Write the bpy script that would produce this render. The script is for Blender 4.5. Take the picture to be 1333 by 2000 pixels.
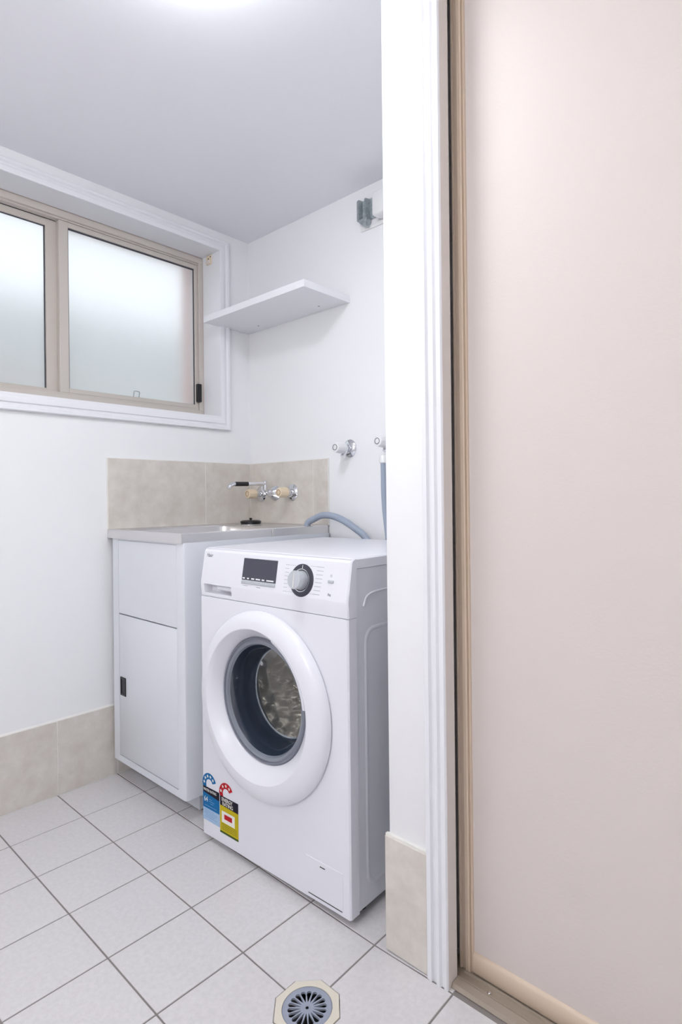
import bpy, bmesh, math, random
from math import sin, cos, pi
from mathutils import Vector, Matrix
random.seed(7)
for o in list(bpy.data.objects): bpy.data.objects.remove(o)
sc = bpy.context.scene
COL = sc.collection

# ---------------------------------------------------------------- camera
CX, CY, CZ, YAW, PITCH, ROLL = 2.1627, -1.666, 1.035, 0.726, 0.0009, -0.0104
FPX, PX, PY = 1131.236, 705.7, 970.8
cam = bpy.data.cameras.new('camera'); camo = bpy.data.objects.new('camera', cam); COL.objects.link(camo)
F = Vector((-sin(YAW)*cos(PITCH), cos(YAW)*cos(PITCH), sin(PITCH)))
R0 = Vector((cos(YAW), sin(YAW), 0)); U0 = R0.cross(F)
RR = R0*cos(ROLL) + U0*sin(ROLL); UU = -R0*sin(ROLL) + U0*cos(ROLL)
M = Matrix((RR, UU, -F)).transposed().to_4x4(); M.translation = (CX, CY, CZ)
camo.matrix_world = M
cam.sensor_fit = 'VERTICAL'; cam.sensor_height = 36; cam.lens = FPX/2000*36
cam.shift_x = -(PX-666.5)/2000; cam.shift_y = -(1000-PY)/2000
cam.clip_start = 0.02
sc.camera = camo

# ---------------------------------------------------------------- world, exposure
w = bpy.data.worlds.new('overcast_sky'); sc.world = w; w.use_nodes = True
bg = w.node_tree.nodes['Background']; bg.inputs[0].default_value = (0.92, 0.95, 1.0, 1); bg.inputs[1].default_value = 2.1
sc.view_settings.view_transform = 'Standard'; sc.view_settings.look = 'None'
sc.view_settings.gamma = 1; sc.view_settings.use_curve_mapping = False
sc.view_settings.exposure = 0.24
LAMP_POWER = 31.0
FILL_POWER = 25.0
sc.cycles.max_bounces = 8; sc.cycles.transmission_bounces = 6; sc.cycles.use_light_tree = False
ZC = 2.2156

# ---------------------------------------------------------------- materials
def S(c):   # sRGB 0-255 -> linear
    return tuple(((x/255)/12.92 if x/255 <= .04045 else ((x/255+.055)/1.055)**2.4) for x in c)
def mat(name, rgb, rough=.5, metal=0, noise=0, nscale=20, bump=0, bscale=200, spec=.5, rgb2=None, coat=0, detail=4):
    m = bpy.data.materials.new(name); m.use_nodes = True; nt = m.node_tree; b = nt.nodes['Principled BSDF']
    c = S(rgb)
    b.inputs['Base Color'].default_value = (*c, 1); b.inputs['Roughness'].default_value = rough
    b.inputs['Metallic'].default_value = metal; b.inputs['Specular IOR Level'].default_value = spec
    b.inputs['Coat Weight'].default_value = coat
    tc = nt.nodes.new('ShaderNodeTexCoord')
    if rgb2 is not None:
        n = nt.nodes.new('ShaderNodeTexNoise'); n.inputs['Scale'].default_value = nscale; n.inputs['Detail'].default_value = detail
        n.inputs['Roughness'].default_value = .65
        nt.links.new(tc.outputs['Object'], n.inputs['Vector'])
        r = nt.nodes.new('ShaderNodeValToRGB'); r.color_ramp.elements[0].position = .35; r.color_ramp.elements[1].position = .65
        r.color_ramp.elements[0].color = (*c, 1); r.color_ramp.elements[1].color = (*S(rgb2), 1)
        nt.links.new(n.outputs['Fac'], r.inputs[0]); nt.links.new(r.outputs[0], b.inputs['Base Color'])
    if bump:
        n = nt.nodes.new('ShaderNodeTexNoise'); n.inputs['Scale'].default_value = bscale; n.inputs['Detail'].default_value = 2
        nt.links.new(tc.outputs['Object'], n.inputs['Vector'])
        bp = nt.nodes.new('ShaderNodeBump'); bp.inputs['Strength'].default_value = bump; bp.inputs['Distance'].default_value = .001
        nt.links.new(n.outputs['Fac'], bp.inputs['Height']); nt.links.new(bp.outputs[0], b.inputs['Normal'])
    return m
WALL = mat('wall_paint', (246, 246, 249), .75, bump=.15, bscale=350)
CEIL = mat('ceiling_paint', (244, 244, 250), .85)
TRIM = mat('gloss_trim_paint', (240, 240, 245), .3)
TILE = mat('floor_tile_ceramic', (215, 212, 214), .32, rgb2=(223, 220, 222), nscale=90)
GROUT = mat('floor_grout', (140, 134, 132), .9, bump=.4)
WGROUT = mat('white_grout', (238, 236, 232), .8)
BEIGE = mat('beige_wall_tile', (212, 204, 196), .35, rgb2=(226, 220, 213), nscale=16, detail=8)
STEEL = mat('brushed_steel', (224, 222, 222), .30, metal=1, bump=.15, bscale=300)
CHROME = mat('chrome', (225, 226, 230), .08, metal=1)
CABW = mat('cabinet_white_enamel', (226, 229, 236), .38)
CABDARK = mat('cabinet_gap', (70, 70, 74), .8)
WM = mat('appliance_white', (237, 237, 245), .28)
WMS = mat('appliance_white_steel', (232, 233, 241), .35)
BLACK = mat('black_plastic', (22, 22, 26), .35)
DISP = mat('display_dark', (66, 68, 82), .12)
DIALDARK = mat('dial_dark', (60, 60, 74), .35)
SILVER = mat('silver_plastic', (196, 200, 206), .3, metal=.3)
PRINT = mat('grey_print', (165, 166, 176), .6)
PRINTD = mat('logo_print', (95, 100, 108), .5)
PRINTW = mat('white_print', (240, 240, 244), .6)
IVORY = mat('ivory_plastic', (238, 220, 192), .3)
WHITEP = mat('white_plastic', (238, 238, 240), .3)
HOSE = mat('grey_hose', (158, 168, 186), .4)
ALU = mat('beige_window_aluminium', (206, 198, 191), .4)
DARKSEAL = mat('dark_seal', (70, 70, 78), .6)
DOORF = mat('beige_door_aluminium', (220, 200, 180), .38, spec=.4)
DOORP = mat('door_panel_vinyl', (222, 212, 208), .85, bump=.25, bscale=160, spec=.15)
TRACK = mat('track_aluminium', (172, 160, 146), .4, metal=.25)
PINK = mat('outdoor_brick', (228, 168, 156), .9, rgb2=(214, 150, 138), nscale=14)
FENCE = mat('outdoor_fence', (160, 172, 172), .9)
GROUND = mat('outdoor_paving', (196, 200, 200), .9)
DRUM = mat('drum_steel', (235, 232, 226), .16, metal=.85)
GASKET = mat('rubber_gasket', (90, 94, 102), .55)
DARK = mat('dark_inside', (18, 20, 24), .7)
CREAM = mat('cream_drain_frame', (226, 219, 205), .4)
GRATE = mat('grate_blue_grey', (158, 165, 182), .38)
SBLUE = mat('sticker_blue', (18, 108, 168), .4, spec=.12)
SLBLUE = mat('sticker_pale_blue', (168, 196, 226), .4, spec=.12)
SBLACK = mat('sticker_black', (30, 24, 42), .4, spec=.12)
SRED = mat('sticker_red', (190, 26, 38), .4, spec=.12)
SYEL = mat('sticker_yellow', (200, 180, 22), .4, spec=.12)
SGRN = mat('sticker_green', (60, 84, 30), .4, spec=.12)
SWHT = mat('sticker_white', (240, 238, 232), .4, spec=.12)
GALV = mat('galvanised', (150, 160, 165), .35, metal=.7, rgb2=(190, 198, 200), nscale=60)

def glassmat():
    m = bpy.data.materials.new('obscure_glass'); m.use_nodes = True; nt = m.node_tree
    for n in list(nt.nodes): nt.nodes.remove(n)
    out = nt.nodes.new('ShaderNodeOutputMaterial')
    rf = nt.nodes.new('ShaderNodeBsdfRefraction'); rf.inputs['Color'].default_value = (.96, .98, .985, 1); rf.inputs['Roughness'].default_value = .45; rf.inputs['IOR'].default_value = 1.3
    gl = nt.nodes.new('ShaderNodeBsdfGlossy'); gl.inputs['Roughness'].default_value = .25
    tr = nt.nodes.new('ShaderNodeBsdfTranslucent'); tr.inputs['Color'].default_value = (.95, .97, .98, 1)
    tp = nt.nodes.new('ShaderNodeBsdfTransparent'); tp.inputs['Color'].default_value = (.9, .95, .96, 1)
    fr = nt.nodes.new('ShaderNodeFresnel')
    m1 = nt.nodes.new('ShaderNodeMixShader'); m1.inputs[0].default_value = .5
    nt.links.new(rf.outputs[0], m1.inputs[1]); nt.links.new(tr.outputs[0], m1.inputs[2])
    m2 = nt.nodes.new('ShaderNodeMixShader'); nt.links.new(fr.outputs[0], m2.inputs[0])
    nt.links.new(m1.outputs[0], m2.inputs[1]); nt.links.new(gl.outputs[0], m2.inputs[2])
    n = nt.nodes.new('ShaderNodeTexNoise'); n.inputs['Scale'].default_value = 180
    tc = nt.nodes.new('ShaderNodeTexCoord'); nt.links.new(tc.outputs['Object'], n.inputs['Vector'])
    bp = nt.nodes.new('ShaderNodeBump'); bp.inputs['Strength'].default_value = .3; bp.inputs['Distance'].default_value = .002
    nt.links.new(n.outputs['Fac'], bp.inputs['Height']); nt.links.new(bp.outputs[0], rf.inputs['Normal']); nt.links.new(bp.outputs[0], gl.inputs['Normal'])
    nt.links.new(m2.outputs[0], out.inputs[0]); return m
OBSCURE = glassmat()
def thinglass(name, tint, ior=1.45, rough=.02, extra=0.0):
    m = bpy.data.materials.new(name); m.use_nodes = True; nt = m.node_tree
    for n in list(nt.nodes): nt.nodes.remove(n)
    out = nt.nodes.new('ShaderNodeOutputMaterial')
    tp = nt.nodes.new('ShaderNodeBsdfTransparent'); tp.inputs['Color'].default_value = (*tint, 1)
    gl = nt.nodes.new('ShaderNodeBsdfGlossy'); gl.inputs['Roughness'].default_value = rough; gl.inputs['Color'].default_value = (.95, .97, 1, 1)
    lw = nt.nodes.new('ShaderNodeLayerWeight'); lw.inputs['Blend'].default_value = .5
    pw_ = nt.nodes.new('ShaderNodeMath'); pw_.operation = 'POWER'; pw_.inputs[1].default_value = 4.0
    nt.links.new(lw.outputs['Facing'], pw_.inputs[0])
    ad = nt.nodes.new('ShaderNodeMath'); ad.operation = 'MULTIPLY_ADD'; ad.inputs[1].default_value = .8; ad.inputs[2].default_value = .05+extra; ad.use_clamp = True
    nt.links.new(pw_.outputs[0], ad.inputs[0])
    mx = nt.nodes.new('ShaderNodeMixShader'); nt.links.new(ad.outputs[0], mx.inputs[0])
    nt.links.new(tp.outputs[0], mx.inputs[1]); nt.links.new(gl.outputs[0], mx.inputs[2]); nt.links.new(mx.outputs[0], out.inputs[0])
    return m
BOWLSIDE = thinglass('smoked_bowl_glass', (.42, .48, .56), 1.5, .10, .12)
_nt = BOWLSIDE.node_tree; _mx = [n for n in _nt.nodes if n.type == 'MIX_SHADER'][0]; _o = [n for n in _nt.nodes if n.type == 'OUTPUT_MATERIAL'][0]
_df = _nt.nodes.new('ShaderNodeBsdfDiffuse'); _df.inputs[0].default_value = (*S((66, 78, 98)), 1)
_m2 = _nt.nodes.new('ShaderNodeMixShader'); _m2.inputs[0].default_value = .35
_nt.links.new(_mx.outputs[0], _m2.inputs[1]); _nt.links.new(_df.outputs[0], _m2.inputs[2]); _nt.links.new(_m2.outputs[0], _o.inputs[0])
BOWLEND = thinglass('clear_bowl_glass', (.95, .97, .98), 1.4, .04, .08)
def emis(name, col, strength):
    m = bpy.data.materials.new(name); m.use_nodes = True; nt = m.node_tree; b = nt.nodes['Principled BSDF']
    b.inputs['Base Color'].default_value = (.9, .9, .9, 1); b.inputs['Emission Color'].default_value = (*col, 1); b.inputs['Emission Strength'].default_value = strength
    return m

# ---------------------------------------------------------------- helpers
def link(name, me, m, parent=None, angle=35):
    ms = m if isinstance(m, (list, tuple)) else [m]
    for x in ms: me.materials.append(x)
    for p in me.polygons: p.use_smooth = True
    me.set_sharp_from_angle(angle=math.radians(angle))
    o = bpy.data.objects.new(name, me); COL.objects.link(o)
    if parent is not None: o.parent = parent
    return o
def fin(name, bm, m, parent=None, angle=35, rec=True):
    if rec: bmesh.ops.recalc_face_normals(bm, faces=bm.faces[:])
    me = bpy.data.meshes.new(name); bm.to_mesh(me); bm.free(); return link(name, me, m, parent, angle)
def addbox(bm, x0, x1, y0, y1, z0, z1, bev=0, seg=2):
    t = bmesh.new()
    bmesh.ops.create_cube(t, size=1)
    for v in t.verts: v.co = Vector(((x0+x1)/2+v.co.x*(x1-x0), (y0+y1)/2+v.co.y*(y1-y0), (z0+z1)/2+v.co.z*(z1-z0)))
    if bev: bmesh.ops.bevel(t, geom=t.edges[:]+t.verts[:], offset=bev, segments=seg, affect='EDGES', profile=.5)
    me = bpy.data.meshes.new('t'); t.to_mesh(me); t.free(); bm.from_mesh(me); bpy.data.meshes.remove(me)
def box(name, x0, x1, y0, y1, z0, z1, m, parent=None, bev=0, seg=2):
    bm = bmesh.new(); addbox(bm, x0, x1, y0, y1, z0, z1, bev, seg); return fin(name, bm, m, parent)
def addprism(bm, poly, axis, a, b, mi=0):
    """extrude 2-D polygon along axis: 'x' poly=(y,z), 'y' poly=(x,z), 'z' poly=(x,y)"""
    def P(p, t): return {'x': (t, p[0], p[1]), 'y': (p[0], t, p[1]), 'z': (p[0], p[1], t)}[axis]
    A = [bm.verts.new(P(p, a)) for p in poly]; B = [bm.verts.new(P(p, b)) for p in poly]
    n = len(poly); fs = [bm.faces.new(A), bm.faces.new(B[::-1])]
    for i in range(n): fs.append(bm.faces.new((A[i], B[i], B[(i+1) % n], A[(i+1) % n])))
    for f in fs: f.material_index = mi
def prism(name, poly, axis, a, b, m, parent=None, angle=35):
    bm = bmesh.new(); addprism(bm, poly, axis, a, b); return fin(name, bm, m, parent, angle)
def addlathe(bm, prof, c, axis=(0, -1, 0), n=32, closed=False, cap=True):
    """prof: list of (r, h) with h along axis from c"""
    ax = Vector(axis).normalized(); u = ax.orthogonal().normalized()
    if abs(ax.y) > .9: u = Vector((1, 0, 0))
    v = ax.cross(u); c = Vector(c); rings = []
    for r, h in prof:
        if r < 1e-6: rings.append([bm.verts.new(c+ax*h)])
        else: rings.append([bm.verts.new(c+ax*h+(u*cos(2*pi*i/n)+v*sin(2*pi*i/n))*r) for i in range(n)])
    pairs = list(zip(rings, rings[1:]))
    if closed: pairs.append((rings[-1], rings[0]))
    for A, B in pairs:
        for i in range(n):
            j = (i+1) % n
            if len(A) == 1 and len(B) == 1: continue
            if len(A) == 1: bm.faces.new((A[0], B[i], B[j]))
            elif len(B) == 1: bm.faces.new((A[i], A[j], B[0]))
            else: bm.faces.new((A[i], B[i], B[j], A[j]))
    if cap and not closed:
        for r in (rings[0], rings[-1]):
            if len(r) > 2: bm.faces.new(r)
def lathe(name, prof, c, m, parent=None, axis=(0, -1, 0), n=32, closed=False, angle=35, cap=True):
    bm = bmesh.new(); addlathe(bm, prof, c, axis, n, closed, cap); return fin(name, bm, m, parent, angle)
def smooth(pts, k=8):
    P = [Vector(p) for p in pts]; P = [P[0]*2-P[1]]+P+[P[-1]*2-P[-2]]; out = []
    for i in range(1, len(P)-2):
        for j in range(k):
            t = j/k; a, b, c, d = P[i-1], P[i], P[i+1], P[i+2]
            out.append(.5*((2*b)+(-a+c)*t+(2*a-5*b+4*c-d)*t*t+(-a+3*b-3*c+d)*t**3))
    out.append(P[-2]); return out
def addtube(bm, pts, r, n=12, cap=True):
    P = [Vector(p) for p in pts]; rings = []; up = None
    for i, p in enumerate(P):
        t = (P[min(i+1, len(P)-1)]-P[max(i-1, 0)]).normalized()
        if up is None: up = t.orthogonal().normalized()
        up = (up-t*up.dot(t)).normalized(); s = t.cross(up)
        rr = r[i] if isinstance(r, (list, tuple)) else r
        rings.append([bm.verts.new(p+(up*cos(2*pi*k/n)+s*sin(2*pi*k/n))*rr) for k in range(n)])
    for A, B in zip(rings, rings[1:]):
        for k in range(n): bm.faces.new((A[k], A[(k+1) % n], B[(k+1) % n], B[k]))
    if cap: bm.faces.new(rings[0]); bm.faces.new(rings[-1])
def tube(name, pts, r, m, parent=None, n=12):
    bm = bmesh.new(); addtube(bm, pts, r, n); return fin(name, bm, m, parent, 50)
def empty(name, loc=(0, 0, 0), rz=0, label=None, cat=None, group=None):
    o = bpy.data.objects.new(name, None); COL.objects.link(o); o.location = loc; o.rotation_euler = (0, 0, rz); o.empty_display_size = .05
    tag(o, label, cat, group); return o
def tag(o, label=None, cat=None, group=None):
    if label: o['label'] = label
    if cat: o['category'] = cat
    if group: o['group'] = group
    return o
def struct(o, label=None, cat=None):
    o['kind'] = 'structure'; tag(o, label, cat); return o
def textmesh(name, body, size, m, parent, mw, shear=0, bold=0, sx=1):
    cu = bpy.data.curves.new('t', 'FONT'); cu.body = body; cu.size = size; cu.shear = shear; cu.offset = bold; cu.extrude = .0002
    cu.resolution_u = 3
    to = bpy.data.objects.new('t', cu); COL.objects.link(to)
    dg = bpy.context.evaluated_depsgraph_get(); me = bpy.data.meshes.new_from_object(to.evaluated_get(dg))
    bpy.data.objects.remove(to)
    for v in me.vertices: v.co.x *= sx
    me.transform(mw); me.materials.clear(); me.name = name
    return link(name, me, m, parent)

# ================================================================ SETTING
# floor: grout slab with separate tiles; slight fall to the drain
DR = (1.284, -.859); TS = .214
def fh(x, y):
    r2 = (x-DR[0])**2+(y-DR[1])**2
    h = -.009*math.exp(-r2/.26**2)
    t = min(1, max(0, (x-1.34)/.15)); u = min(1, max(0, (y+.85)/.2))
    return h+.004*t*t*(3-2*t)*u
XM, YM = 3.3, -2.9
bm = bmesh.new()
nx, ny = 66, 58
g = [[bm.verts.new((-.02+(XM+.02)*i/nx, .0+YM*j/ny, fh((XM)*i/nx, YM*j/ny)-.0015)) for j in range(ny+1)] for i in range(nx+1)]
for i in range(nx):
    for j in range(ny):
        qx = -.02+(XM+.02)*(i+.5)/nx; qy = YM*(j+.5)/ny
        if math.hypot(qx-DR[0], qy-DR[1]) > .062: bm.faces.new((g[i][j], g[i+1][j], g[i+1][j+1], g[i][j+1]))
bmesh.ops.recalc_face_normals(bm, faces=bm.faces[:])
lo = bmesh.ops.extrude_face_region(bm, geom=bm.faces[:])
for v in [e for e in lo['geom'] if isinstance(e, bmesh.types.BMVert)]: v.co.z = -.08
floor = struct(fin('floor', bm, GROUT), 'pale ceramic tiled floor with grey grout', 'floor')
G = .0028
RA = .0655; RB = RA*math.tan(pi/8)
def tilemesh(x0, x1, y0, y1, cut=None):
    poly = [(x0, y0), (x1, y0), (x1, y1), (x0, y1)]
    if cut:
        cx, cy = DR; out = []
        for p in poly:
            if abs(p[0]-cx) < .01 and abs(p[1]-cy) < .01:
                sx = 1 if (x0+x1)/2 > cx else -1; sy = 1 if (y0+y1)/2 > cy else -1
                A, B = RA+.003, RB+.001
                seq = [(cx+sx*A, p[1]), (cx+sx*A, cy+sy*B), (cx+sx*B, cy+sy*A), (p[0], cy+sy*A)]
                # order so that the polygon keeps running the same way round
                prev = poly[poly.index(p)-1]
                if abs(prev[0]-p[0]) < 1e-6: seq = seq[::-1]
                out += seq
            else: out.append(p)
        poly = out
    bm = bmesh.new()
    top = [bm.verts.new((x, y, fh(x, y))) for x, y in poly]
    mid = [bm.verts.new((x+(.0008 if x < (x0+x1)/2 else -.0008)*-1, y+(.0008 if y < (y0+y1)/2 else -.0008)*-1, fh(x, y)-.0010)) for x, y in poly]
    bot = [bm.verts.new((v.co.x, v.co.y, -.012+min(0, fh(v.co.x, v.co.y)))) for v in mid]
    bm.faces.new(top)
    n = len(top)
    for A, B in ((top, mid), (mid, bot)):
        for i in range(n): bm.faces.new((A[i], A[(i+1) % n], B[(i+1) % n], B[i]))
    bmesh.ops.recalc_face_normals(bm, faces=bm.faces[:])
    me = bpy.data.meshes.new('tile'); bm.to_mesh(me); bm.free(); me.materials.append(TILE)
    return me
ix = [0]+[i*TS for i in range(1, 15)]
iy = [-.645+TS*k for k in range(3, -11, -1)]
for i in range(len(ix)-1):
    for j in range(len(iy)-1):
        x0, x1, y1, y0 = ix[i]+G, ix[i+1]-G, iy[j]-G, iy[j+1]+G
        if x0 > 1.34 and y1 > -.55: continue                       # inside the closet / wall
        mx, my = (x0+x1)/2, (y0+y1)/2
        cut = abs(mx-DR[0]) < TS and abs(my-DR[1]) < TS
        o = bpy.data.objects.new('tile', tilemesh(x0, x1, y0, y1, cut)); COL.objects.link(o); o.parent = floor

# ceiling
struct(box('ceiling', -.0, XM, YM, 0.0, ZC, ZC+.06, CEIL), 'flat pale ceiling', 'ceiling')

# window wall (left, x = 0) with its opening
WY0, WY1, WZ0, WZ1 = -1.395, -.165, 1.3985, 2.131
bm = bmesh.new()
for a in ((-.12, 0, YM, WY0, 0, ZC+.06), (-.12, 0, WY1, 0.0, 0, ZC+.06), (-.12, 0, WY0, WY1, 0, WZ0), (-.12, 0, WY0, WY1, WZ1, ZC+.06)): addbox(bm, *a)
wl = struct(fin('wall_left', bm, WALL), 'white painted wall with the window', 'wall')
bm = bmesh.new()
for a in ((-.285, -.122, YM, WY0-.01, -.1, 2.5), (-.285, -.122, WY1-.012, 0.1, -.1, 2.5), (-.285, -.122, WY0, WY1-.012, -.1, WZ0), (-.285, -.122, WY0, WY1-.012, WZ1, 2.5)): addbox(bm, *a)
fin('outer_brickwork', bm, PINK, wl)
# tap wall
wb = struct(box('wall_back', -.12, 2.9, 0, .1, 0, ZC+.06, WALL), 'white painted wall behind the taps', 'wall')
# nib wall on the right of the alcove
wn = struct(box('wall_right', 1.322, 1.440, -.632, 0, 0, ZC, WALL, bev=.001), 'white end wall between alcove and sliding door', 'wall')
box('jamb_backing', 1.440, 1.486, -.632, -.612, 0, ZC, TRIM, wn)
# reverse walls of the room behind the camera
wf = struct(box('wall_front', 2.55, XM, -.632, -.5, 0, ZC, WALL), 'white wall beyond the sliding door', 'wall')
box('header', 1.440, 2.55, -.632, -.5, 2.195, ZC, WALL, wf)
struct(box('wall_far_right', XM, XM+.1, YM, -.5, 0, ZC, WALL), 'white wall at the far right', 'wall')
struct(box('wall_behind', -.1, XM+.1, YM-.1, YM, 0, ZC, WALL), 'white wall behind the viewpoint', 'wall')
# closet behind the sliding door
bm = bmesh.new()
addbox(bm, 2.55, 2.6, -.5, -.0, 0, 2.2); 
struct(fin('wall_closet', bm, WALL), 'side wall of the closet', 'wall')

# ---- baseboard tiles
bb = struct(prism('baseboard_left', [(0.0, 0), (.0078, 0), (.0078, .262), (0.0, .266)], 'y', YM, 0, WGROUT), 'travertine look skirting tiles along the window wall', 'baseboard')
ys = [-.003, -.217, -.431, -.645, -.859, -1.073, -1.287, -1.501, -1.715, -1.929, -2.143, -2.357, -2.571, -2.785]
def slab(name, x0, x1, y0, y1, z0, z1, m, parent, bev=.0012): return box(name, x0, x1, y0, y1, z0, z1, m, parent, bev, 1)
for a, b in zip(ys, ys[1:]): slab('tile', .001, .009, b+.001, a-.001, .002, .2605, BEIGE, bb)
b2 = struct(prism('baseboard_right', [(1.322, -.632), (1.3165, -.632), (1.3160, -.6395), (1.435, -.6395), (1.435, -.632)], 'z', .0, .266, WGROUT), 'single skirting tile on the end wall', 'baseboard')
slab('tile', 1.3158, 1.4315, -.6425, -.6335, .003, .262, BEIGE, b2)
b3 = struct(box('baseboard_back', .0, 1.32, -.003, 0.0, 0, .266, WGROUT), 'skirting tiles behind the machine', 'baseboard')
for i in range(6): slab('tile', .012+.22*i, .012+.22*i+.217, -.009, -.001, .002, .262, BEIGE, b3)

# ---- window
wn1 = struct(empty('window_1'), 'sliding aluminium window with obscure glass', 'window')
bm = bmesh.new()
X0, X1 = -.19, -.12
addbox(bm, X0, X1, WY0+.0003, WY1-.0003, WZ0+.0006, 1.436, .0015, 1)                 # sill section
addbox(bm, X0+.001, X1-.012, WY0+.02, WY1-.02, 1.435, 1.4455, .001, 1)
addbox(bm, X0, X1, WY0+.0003, WY1-.0003, 2.104, WZ1-.0008, .0015, 1)
addbox(bm, X0+.001, X1-.012, WY0+.02, WY1-.02, 2.098, 2.105)
addbox(bm, X0, X1-.0004, WY1-.021, WY1-.0006, 1.4358, 2.1042, .0010, 1)
addbox(bm, X0, X1-.0004, WY0+.0006, WY0+.021, 1.4358, 2.1042, .0010, 1)
fin('window_frame', bm, ALU, wn1)
def sash(xa, xb, ya, yb, z0, z1, sl, sr, st, sb):
    bm = bmesh.new()
    addbox(bm, xa, xb, ya, ya+sl, z0, z1, .0015, 1); addbox(bm, xa, xb, yb-sr, yb, z0, z1, .0015, 1)
    addbox(bm, xa+.001, xb-.001, ya+sl-.001, yb-sr+.001, z1-st, z1, .0015, 1); addbox(bm, xa+.001, xb-.001, ya+sl-.001, yb-sr+.001, z0, z0+sb, .0015, 1)
    # inner glazing bead, set back
    c = (xa+xb)/2
    return fin('sash', bm, ALU, wn1)
s1 = sash(-.155, -.132, -.784, -.186, 1.4455, 2.097, .034, .016, .020, .018)
box('pane', -.146, -.141, -.752, -.200, 1.462, 2.079, OBSCURE, s1)
bm = bmesh.new()
for a in ((-.141, -.138, -.751, -.747, 1.463, 2.078), (-.141, -.138, -.206, -.202, 1.463, 2.078), (-.141, -.138, -.751, -.202, 2.071, 2.078)): addbox(bm, *a)
fin('glazing_seal', bm, DARKSEAL, s1)
s2 = sash(-.182, -.160, -1.374, -.776, 1.4455, 2.097, .016, .045, .026, .014)
box('pane', -.173, -.168, -1.36, -.82, 1.459, 2.072, OBSCURE, s2)
bm = bmesh.new()
for a in ((-.168, -.166, -.826, -.822, 1.46, 2.071), (-.168, -.166, -1.36, -.822, 2.067, 2.071)): addbox(bm, *a)
fin('glazing_seal', bm, DARKSEAL, s2)
box('shadow_gap', -.17, -.158, -1.37, -.786, 2.0965, 2.099, DARKSEAL, wn1)
cl = box('catch', -.131, -.112, -.201, -.181, 1.474, 1.556, BLACK, wn1, .003, 2)
cl['label'] = 'black window catch'
tube('finger_pull', smooth([(-.139, -.492, 1.463), (-.134, -.492, 1.482), (-.134, -.488, 1.487), (-.134, -.472, 1.487), (-.134, -.468, 1.482), (-.139, -.468, 1.463)], 4), .0018, GALV, wn1, 8)
# architrave of the window (mitred, profiled)
tw = struct(empty('trim_1'), 'white timber architrave round the window', 'trim')
prof = [(0, .0), (0, .014), (.006, .016), (.018, .016), (.022, .011), (.030, .011), (.034, .017), (.044, .018), (.047, .014), (.047, .0)]  # (distance from opening, proud)
def frame_strip(name, y0, y1, z0, z1, side, ext, m, parent):
    bm = bmesh.new()
    A, B = [], []
    for d, p in prof:
        if side == 'right': a = (p, y1+d, z0-d); b = (p, y1+d, z1+min(d, ext))
        elif side == 'bottom': a = (p, y0-d, z0-d); b = (p, y1+d, z0-d)
        elif side == 'top': a = (p, y0-d, z1+d); b = (p, y1+d, z1+d)
        else: a = (p, y0-d, z0-d); b = (p, y0-d, z1+d)
        A.append(bm.verts.new(a)); B.append(bm.verts.new(b))
    n = len(A)
    for i in range(n): bm.faces.new((A[i], B[i], B[(i+1) % n], A[(i+1) % n]))
    bm.faces.new(A); bm.faces.new(B[::-1]); return fin(name, bm, m, parent, 25)
OZ0, OZ1 = 1.386, 2.131
for s in ('right', 'bottom', 'top', 'left'): frame_strip('architrave_'+{'right': 'upright', 'left': 'upright', 'bottom': 'sill', 'top': 'head'}[s], WY0, WY1, OZ0, OZ1, s, .047, TRIM, tw)
# timber lining inside the opening
bm = bmesh.new()
addbox(bm, -.12, .012, WY0, WY1, OZ0, WZ0+.0003); addbox(bm, -.12, .0125, WY1-.0005, WY1+.003, OZ0, OZ1)
addbox(bm, -.12, .012, WY0, WY1, OZ1-.0005, OZ1+.003)
fin('reveal_lining', bm, TRIM, tw)
# small fine cornice line
# outside
struct(box('ground_outside', -7, -.345, -6, 4, -.12, -.05, GROUND), 'paving outside the window', 'ground')
fo = struct(box('wall_outside', -1.5, -1.4, -6, 4, -.05, 2.18, FENCE), 'grey green boundary fence outside the frosted window', 'fence')

# ---- door opening trim and sliding door
ta = struct(empty('trim_2'), 'white moulded architrave beside the sliding door', 'trim')
yb = -.632
prism('architrave_upright', [(1.4315, yb), (1.4315, yb-.011), (1.435, yb-.015), (1.446, yb-.0165), (1.4495, yb-.010), (1.4535, yb-.009), (1.4585, yb-.0155), (1.467, yb-.0175), (1.471, yb-.012), (1.475, yb-.012), (1.478, yb-.0165), (1.4845, yb-.0165), (1.487, yb-.013), (1.487, yb)], 'z', .0005, ZC-.001, TRIM, ta, 20)
rv = box('jamb', 1.4842, 1.4874, yb-.0115, -.612, .0005, 2.20, mat('jamb_paint', (232, 224, 219), .5), ta)
d1 = struct(empty('door_1'), 'sliding door with beige frame and off white panel', 'door')
DY = -.577
def strip_y(name, pts, z0, z1, m, parent): return prism(name, pts, 'z', z0, z1, m, parent, 20)
x = 1.4718
st = strip_y('stile', [(x, DY+.03), (x, DY), (x+.0025, DY-.002), (x+.005, DY-.001), (x+.006, DY+.002), (x+.014, DY+.003), (x+.016, DY-.001), (x+.0235, DY-.002), (x+.026, DY), (x+.027, DY+.005), (x+.029, DY+.005), (x+.031, DY+.001), (x+.0325, DY+.003), (x+.0335, DY+.009), (x+.0335, DY+.03)], .004, 2.19, DOORF, d1)
DX1 = 2.54
box('panel', x+.031, DX1-.034, DY+.007, DY+.018, .048, 2.16, DOORP, d1)
prism('bottom_rail', [(DY+.028, .006), (DY+.002, .006), (DY, .010), (DY, .043), (DY+.003, .0475), (DY+.007, .0495), (DY+.028, .0495)], 'x', x+.0332, DX1-.03, DOORF, d1)
prism('top_rail', [(DY+.028, 2.150), (DY, 2.150), (DY, 2.19), (DY+.028, 2.19)], 'x', x+.0332, DX1-.03, DOORF, d1)
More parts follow.
